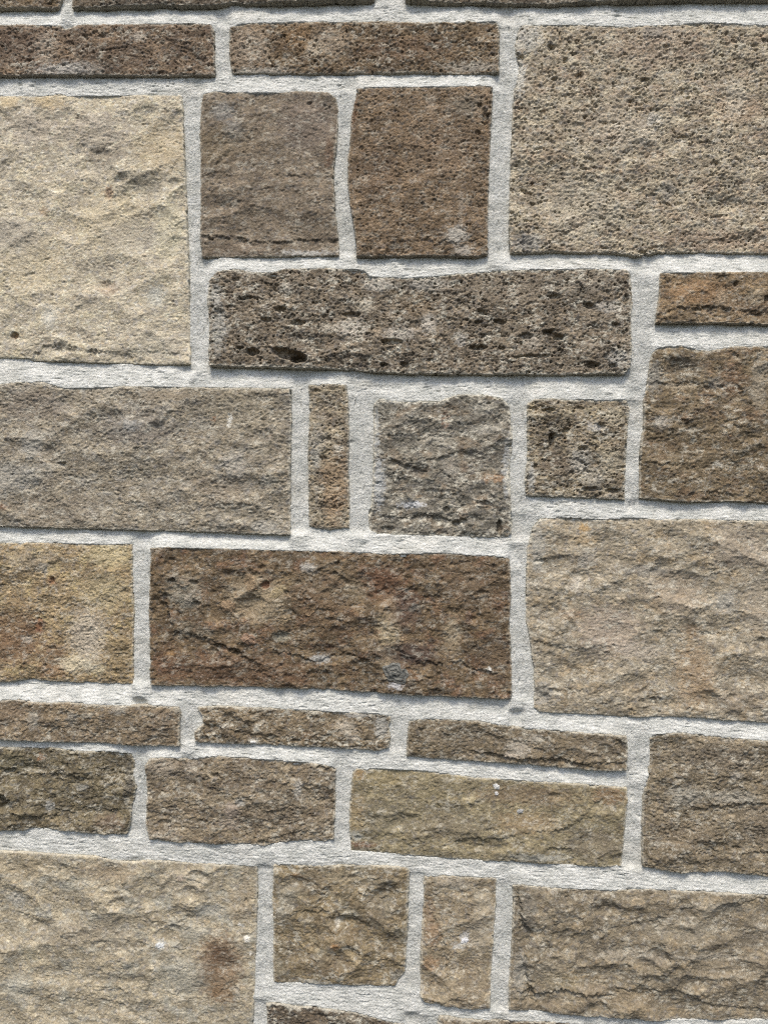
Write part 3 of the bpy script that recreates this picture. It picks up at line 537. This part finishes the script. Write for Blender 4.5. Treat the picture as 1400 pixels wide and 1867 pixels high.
    for (px, py, rx, ry, dep) in s['dents']:
        cx, cz = plane(px, py); rx *= PX; ry *= PX
        dd = np.sqrt(((X - cx + nd * 3) / rx) ** 2 + ((Z - cz + nd2 * 3) / ry) ** 2)
        h = h - dep * sstep(1.15, .1, dd)
    brk = .35 + .9 * sstep(-.25, .3, fbm(X / 12, Z / 12, 3, sd + 75, .6))
    for (pts, dep, wid) in s['ledges']:
        dep = np.where(dep > 3.4, dep * .85, dep * .7) * brk
        dd, side = polyline_dist(pts, X + nd * 4.0, Z + nd2 * 4.5)
        w = wid * PX * 1.6
        below = sstep(.8, -1.1 - 1.2 * np.abs(nd), side)
        h = h - dep * below * np.exp(-np.maximum(dd, 0) / w) + dep * .28 * (1 - below) * np.exp(-dd / (w * 1.3))
    for (px, py, rx, ry, dep, ang) in s['pits']:
        if dep <= 0: continue
        cx, cz = plane(px, py); rx *= PX; ry *= PX
        ca_, sa_ = math.cos(ang), math.sin(ang)
        ux = X - cx + nd * 2.2; uz = Z - cz + nd2 * 2.0
        a = (ca_ * ux + sa_ * uz) / rx; b = (-sa_ * ux + ca_ * uz) / ry
        h = h - dep * sstep(1.12, .62, np.sqrt(a * a + b * b))
    # broken arris, then the sides run back into the joint
    arr = 1.0 + 1.0 * fbm(X / 12, Z / 12, 2, sd + 16)
    h = h - np.maximum(arr, .3) * np.exp(-np.maximum(e, 0) / 2.2)
    h = h - 26 * sstep(0.1, -1.0, e)
    # ---- colour
    ca, cb = alb(s['ca']) * s['gain'], alb(s['cb']) * s['gain']
    n1 = sstep(-.3, .3, fbm(X / 26, Z / 17, 4, sd + 21, .6))[..., None]
    col = ca * (1 - n1) + cb * n1
    if s['cc'] is not None:
        n2 = .7 * sstep(.0, .4, fbm(X / 22 + 7, Z / 16, 4, sd + 22, .62))[..., None]
        col = col * (1 - n2) + alb(s['cc'], .1) * s['gain'] * n2
    col = col * np.exp(.55 * fbm(X / 15 + 3, Z / 10, 4, sd + 28, .65) + .55 * fbm(X / 3.4 + 3, Z / 2.3, 3, sd + 29, .8))[..., None]
    # fine mottling: cream, rust and grey minerals
    m1 = fbm(X / 5.5, Z / 3.6, 3, sd + 23, .7)
    m2 = fbm(X / 7 + 40, Z / 4.6, 3, sd + 24, .7)
    m3 = fbm(X / 6 + 80, Z / 5, 3, sd + 25, .7)
    t = (.55 * sstep(.05, .4, m1))[..., None]; col = col * (1 - t) + np.minimum(col * 1.55 + .03, .75) * t
    t = (.38 * sstep(.15, .5, m2))[..., None]; col = col * (1 - t) + col * np.array([1.04, .86, .70]) * t
    t = (.5 * sstep(.05, .42, m3))[..., None]; col = col * (1 - t) + col.mean(-1, keepdims=True) * np.array([.80, .79, .78]) * t
    hf = fbm(X / 2.6, Z / 2.0, 4, sd + 82, .85)
    for (px, py, rx, ry, c, a) in s['stains']:
        cx, cz = plane(px, py); rx *= PX; ry *= PX
        dd = np.sqrt(((X - cx + nd * 5) / rx) ** 2 + ((Z - cz + nd2 * 4) / ry) ** 2)
        t = (min(a * 1.08, .92) * sstep(1.2, .55, dd + .5 * m1 + .75 * hf))[..., None]
        col = col * (1 - t) + alb(c, .15) * (.5 * s['gain'] + .5 * s['gain'].mean()) * t
    # lime left by the pointing trowel along the arrises, and thin flecks of it
    lm = fbm(X / 9, Z / 7, 3, sd + 26, .65)
    reach = 1.6 + s['lime'] * 13 * np.maximum(lm + .12, 0)
    t = sstep(reach, reach * .25, e + 1.4 * m1 + 1.5 * hf) * (.4 + .5 * s['lime'])
    dust = sstep(-.2, .3, fbm(X / 22, Z / 15, 3, sd + 84, .6))
    t = np.maximum(t, np.minimum(.28 + .8 * s['lime'], .9) * dust * sstep(.0, .17, fbm(X / 7.5, Z / 5.0, 5, sd + 27, .82)) ** .8)
    t = np.maximum(t, .9 * sstep(0.1, -.8, e))
    t = np.clip(t, 0, 1)[..., None]
    col = col * (1 - t) + LIME * t
    return h, e, np.clip(col, .015, .8)

GAIN = [[0.86, 0.83, 0.72], [0.86, 0.83, 0.72], [0.86, 0.83, 0.72], [0.95, 0.91, 0.8], [0.86, 0.83, 0.72], [0.89, 0.91, 0.87], [0.79, 0.79, 0.73], [0.92, 0.89, 0.81], [1.2, 1.22, 1.15], [0.98, 0.97, 0.88], [0.89, 0.9, 0.82], [0.85, 0.83, 0.74], [0.91, 0.92, 0.85], [1.0, 1.06, 1.06], [0.82, 0.84, 0.8], [0.9, 0.88, 0.8], [0.78, 0.79, 0.75], [0.9, 0.89, 0.8], [0.71, 0.72, 0.65], [0.81, 0.8, 0.72], [0.81, 0.8, 0.72], [0.81, 0.8, 0.72], [0.81, 0.8, 0.72], [0.81, 0.8, 0.72], [0.73, 0.74, 0.64], [0.81, 0.8, 0.71], [0.81, 0.81, 0.75], [0.74, 0.73, 0.64], [0.76, 0.76, 0.7], [0.71, 0.71, 0.65], [0.71, 0.71, 0.65], [0.71, 0.71, 0.65]]
for s, gain in zip(STONES, GAIN):
    s['poly0'] = to_plane(s['pts'])
    # blocks cut by the frame run on beyond it
    s['poly'] = to_plane([(x * 1.9 if x < -150 else (1400 + (x - 1400) * 1.8 if x > 1550 else x), y) for x, y in s['pts']])
    s['gain'] = np.array(gain)

# ------------------------------------------------------------------ build each stone
tot = 0
for k, s in enumerate(STONES):
    P = s['poly']
    lx = grid_lines(P[:, 0].min() - 3, P[:, 0].max() + 3, FX0 - 8, FX1 + 8)
    lz = grid_lines(P[:, 1].min() - 3, P[:, 1].max() + 3, FZ0 - 8, FZ1 + 8)
    X, Z = np.meshgrid(lx, lz)
    h, e, col = stone_field(k, s, X, Z)
    mat = M_PALE if s['style'] in ('pale', 'smooth') else M_STONE
    ob = build_mesh('stone', lx, lz, h, e > -1.6, col, mat)
    ob.parent = wall
    if s['label']:
        ob['label'] = s['label']
    s['ob'] = ob
    tot += len(ob.data.polygons)

# ------------------------------------------------------------------ small pieces set in or stuck to a stone
def seated(name, k, px, py, rx, ry, ang, prof, colf, mat, seed, label=None):
    """a small disc-like piece: polar mesh that rides on the plane of the stone below it"""
    s = STONES[k]; cx, cz = plane(px, py); rx *= PX; ry *= PX
    nr, na = 10, 40
    R_, A_ = np.meshgrid(np.linspace(0, 1, nr), np.linspace(0, 2 * math.pi, na, endpoint=False))
    wob_ = 1 + .16 * np.sin(A_ * 2 + seed) + .10 * np.sin(A_ * 5 + seed * 2.3) + .06 * np.sin(A_ * 9 + seed)
    ux = R_ * wob_ * rx * np.cos(A_); uz = R_ * wob_ * ry * np.sin(A_)
    X_ = cx + ux * math.cos(ang) - uz * math.sin(ang); Z_ = cz + ux * math.sin(ang) + uz * math.cos(ang)
    hh_, _, _ = stone_field(k, s, X_.astype(f4), Z_.astype(f4))
    M_ = np.stack([X_.ravel() - cx, Z_.ravel() - cz, np.ones(X_.size)], 1)
    fit, *_r = np.linalg.lstsq(M_, hh_.ravel(), rcond=None)
    base_ = (M_ @ fit).reshape(X_.shape)
    base_ = .3 * base_ + .7 * hh_
    y = base_ + prof(R_, A_) + .25 * fbm(X_ / 2.2, Z_ / 1.8, 2, seed + 900)
    y = np.where(R_ > .99, y - 2.5, y)
    co = np.stack([X_, -y, Z_], -1).reshape(-1, 3) / 1000.0
    c = np.array(colf(R_, X_, Z_)).reshape(-1, 3)
    faces = []
    for a_ in range(na):
        b_ = (a_ + 1) % na
        for q_ in range(nr - 1):
            faces.append((a_ * nr + q_, a_ * nr + q_ + 1, b_ * nr + q_ + 1, b_ * nr + q_))
    me = bpy.data.meshes.new(name); me.from_pydata([tuple(v) for v in co.tolist()], [], faces); me.update()
    at = me.attributes.new('mineral', 'FLOAT_COLOR', 'POINT')
    at.data.foreach_set('color', np.concatenate([c, np.ones((len(c), 1))], 1).astype(f4).ravel())
    me.materials.append(mat)
    ob = bpy.data.objects.new(name, me); scene.collection.objects.link(ob)
    ob.parent = s['ob']
    if label: ob['label'] = label

def tone(c, v=.35):
    c = alb(c)
    return lambda R_, X_, Z_: c * np.exp(v * fbm(X_ / 3, Z_ / 2.5, 3, 77, .7))[..., None]
def ringed(c1_, c2_):
    a_, b_ = alb(c1_), alb(c2_)
    def f(R_, X_, Z_):
        t_ = (.5 + .5 * np.sin(R_ * 17))[..., None]
        return (a_ * t_ + b_ * (1 - t_)) * np.exp(.4 * fbm(X_ / 2.5, Z_ / 2.5, 2, 78, .7))[..., None]
    return f
seated('fossil', 18, 722, 1226, 24, 20, 0, lambda R_, A_: .7 * (1 - R_ ** 4) + .35 * np.sin(R_ * 17), ringed((112, 112, 104), (70, 72, 68)), M_STONE, 3,
       'round dark grey ringed fossil at the foot of the rusty stone')
shell_mesh = [(458, 1062, 15, 17, .4, (146, 122, 86), 1), (486, 1066, 11, 13, -.3, (132, 86, 54), -1), (508, 1078, 9, 19, -.75, (160, 144, 98), 1),
              (516, 1158, 20, 9, .05, (136, 138, 122), -1), (418, 1104, 13, 14, .5, (142, 116, 82), 1), (336, 1060, 12, 9, .3, (140, 128, 108), -1),
              (345, 1094, 10, 8, 0, (168, 164, 148), 1), (520, 1128, 15, 8, .2, (150, 130, 92), 1), (567, 1110, 14, 10, .5, (140, 112, 74), -1), (456, 1164, 14, 12, -.4, (142, 108, 82), 1)]
for i, (px, py, rx, ry, an, c, sg) in enumerate(shell_mesh):
    if sg > 0:
        pf = lambda R_, A_: 1.1 * (1 - R_ ** 2) + .25
    else:
        pf = lambda R_, A_: 1.1 * R_ ** 3 - .1
    seated('shell', 18, px, py, rx, ry, an, pf, tone(tuple(.6 * v + .4 * w for v, w in zip(c, (116, 98, 74))), .6), M_STONE, 11 + i)
for i, (k, px, py, rx, ry, c) in enumerate([(24, 905, 1434, 6.5, 5.5, (196, 196, 192)), (24, 905, 1447, 4.5, 3.5, (190, 190, 186)), (24, 948, 1480, 7, 4, (150, 152, 150)),
                                           (28, 847, 1715, 7, 6, (205, 206, 206)), (20, 462, 1352, 5, 3, (205, 203, 196)),
                                           (26, 292, 1724, 7, 5, (186, 190, 188)), (26, 450, 1712, 3, 4, (200, 196, 184)), (18, 893, 1220, 3, 3, (205, 202, 192))]):
    seated('mortar_splash', k, px, py, rx, ry, 0, lambda R_, A_: .9 * (1 - R_ ** 2) + .3, tone(c, .15), M_MORTAR, 41 + i)

# ------------------------------------------------------------------ mortar
G = 1.0
mx0, mx1 = min(s['poly'][:, 0].min() for s in STONES) + 6, max(s['poly'][:, 0].max() for s in STONES) - 60
mz0, mz1 = min(s['poly'][:, 1].min() for s in STONES) + 4, max(s['poly'][:, 1].max() for s in STONES) - 4
gx = np.arange(mx0 - 30, mx1 + 90, G, dtype=f4); gz = np.arange(mz0 - 20, mz1 + 20, G, dtype=f4)
GX, GZ = np.meshgrid(gx, gz)
ID = np.zeros(GX.shape, np.int32)
for k, s in enumerate(STONES):
    P = s['poly']
    i0, i1 = np.searchsorted(gx, [P[:, 0].min(), P[:, 0].max()]); j0, j1 = np.searchsorted(gz, [P[:, 1].min(), P[:, 1].max()])
    sub = sdf(P, GX[j0:j1, i0:i1], GZ[j0:j1, i0:i1]) > 0
    ID[j0:j1, i0:i1][sub] = k + 1
nz_, nx_ = ID.shape
def scan(axis, rev):
    """nearest stone on one side: its id and the distance to it"""
    A = ID if axis == 1 else ID.T
    if rev: A = A[:, ::-1]
    n = A.shape[1]; ar = np.arange(n)
    last = np.maximum.accumulate(np.where(A > 0, ar, -1), 1)
    idd = np.take_along_axis(A, np.maximum(last, 0), 1); idd = np.where(last < 0, 0, idd)
    dist = np.where(last < 0, 80, ar - last) * G
    if rev: idd, dist = idd[:, ::-1], dist[:, ::-1]
    return (idd, dist.astype(f4)) if axis == 1 else (idd.T, dist.T.astype(f4))
idl, dl = scan(1, False); idr, dr = scan(1, True)
idd_, dd_ = scan(0, False); idu, du = scan(0, True)       # grid rows run upwards in z
HS = np.array([7.0] + [s['H'] for s in STONES], f4); RC = np.array([6.0] + [s['rec'] for s in STONES], f4)
RCE = np.maximum((RC - 4.0) * 1.45, .6)
ud = du + dd_ + .01; lr = dl + dr + .01
t = du / ud
hH = (HS[idu] - RCE[idu]) * (1 - t ** 1.25) + (HS[idd_] - .8) * t ** 1.25
sgm = dl / lr
hV = HS[idl] * (1 - sgm) + HS[idr] * sgm - 3.0 - 1.6 * 4 * sgm * (1 - sgm)
wH = np.clip(lr ** 2 / (lr ** 2 + ud ** 2), 0, 1)
wH = sstep(.25, .75, wH)
hM = hH * wH + hV * (1 - wH)
mask = (ID == 0).astype(f4)
def box(a, r):
    for ax in (0, 1):
        p = np.concatenate([np.repeat(np.take(a, [0], ax), r + 1, ax), a, np.repeat(np.take(a, [-1], ax), r, ax)], ax)
        c = np.cumsum(p, ax, dtype=np.float64)
        n = a.shape[ax]
        a = ((np.take(c, range(2 * r + 1, 2 * r + 1 + n), ax) - np.take(c, range(0, n), ax)) / (2 * r + 1)).astype(f4)
    return a
def mblur(a, r):
    wgt = box(box(mask, r), r) + 1e-4
    return box(box(a * mask, r), r) / wgt
# keep the recess just under a stone, soften everything else
hM = mblur(hM, 2)
wHs = mblur(wH, 3)
far = box(box(mask, 4), 4) < .004

def sample(A, X, Z):
    u = np.clip((X - gx[0]) / G, 0, nx_ - 1.001); v = np.clip((Z - gz[0]) / G, 0, nz_ - 1.001)
    i = u.astype(np.int32); j = v.astype(np.int32); fu = u - i; fv = v - j
    return (A[j, i] * (1 - fu) + A[j, i + 1] * fu) * (1 - fv) + (A[j + 1, i] * (1 - fu) + A[j + 1, i + 1] * fu) * fv

lx = grid_lines(mx0, mx1, FX0 - 8, FX1 + 8, .82)
lz = grid_lines(mz0, mz1, FZ0 - 8, FZ1 + 8, .80)
X, Z = np.meshgrid(lx, lz)
m = sample(mask, X, Z)
near = sample(box(mask, 4), X, Z) > 0.002
h = sample(hM, X, Z); w = sample(wHs, X, Z)
# only evaluate the noise where there is mortar
sel = near
xs, zs = X[sel], Z[sel]; ws = w[sel]
wob = 2.2 * fbm(xs / 40, zs / 40, 2, 5)
hor = fbm(xs / 11, (zs + wob) / 1.8, 3, 11, .6)              # strokes of the brush along the bed joints
ver = 1.25 * fbm((xs + wob) / 2.0, zs / 16, 3, 12, .6)              # and down the upright joints
brush = hor * ws + ver * (1 - ws)
sand = fbm(xs / 2.3, zs / 2.0, 2, 13, .7)
tear_h = fbm(xs / 12, (zs + wob) / 1.8, 2, 14, .6); tear_v = fbm((xs + wob) / 2.2, zs / 13, 2, 15, .6)
tear = sstep(.26, .5, tear_h * ws + tear_v * (1 - ws)) * sstep(-.15, .35, fbm(xs / 40, zs / 30, 2, 16))
lump = fbm(xs / 22, zs / 16, 3, 17)
edge_l = fbm(xs / 6, zs / 5, 3, 24, .65)
fill = fbm(xs / 70, zs / 45, 2, 25)
ms = m[sel]
hh = h[sel] + .78 * brush + .66 * sand - 1.3 * tear + 1.1 * lump + 1.2 * fill + 1.3 * edge_l * sstep(1.0, .4, ms)
h[sel] = hh - 3.0 * sstep(.55, .0, ms)       # behind the arris of a stone the mortar falls away
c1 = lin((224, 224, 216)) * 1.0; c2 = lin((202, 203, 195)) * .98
colm = np.zeros(X.shape + (3,), f4) + c1
tn = sstep(-.3, .3, fbm(xs / 18, zs / 9, 4, 18, .6))[:, None]
cs = c1 * (1 - tn) + c2 * tn
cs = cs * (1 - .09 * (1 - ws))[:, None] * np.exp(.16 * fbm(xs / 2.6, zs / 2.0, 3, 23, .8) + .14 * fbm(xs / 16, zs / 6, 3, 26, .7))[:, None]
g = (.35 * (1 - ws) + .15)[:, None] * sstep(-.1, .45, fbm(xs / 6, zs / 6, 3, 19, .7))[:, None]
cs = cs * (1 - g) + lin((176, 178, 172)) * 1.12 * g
warm = (.5 * sstep(.1, .5, fbm(xs / 60, zs / 40, 2, 20)))[:, None]
cs = cs * (1 - warm) + cs * np.array([1.0, .975, .94]) * warm
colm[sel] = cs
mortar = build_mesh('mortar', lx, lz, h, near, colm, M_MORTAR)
mortar.parent = wall
mortar['label'] = 'wide pale grey lime mortar joints brushed along their length'
tot += len(mortar.data.polygons)
print('quads', tot)
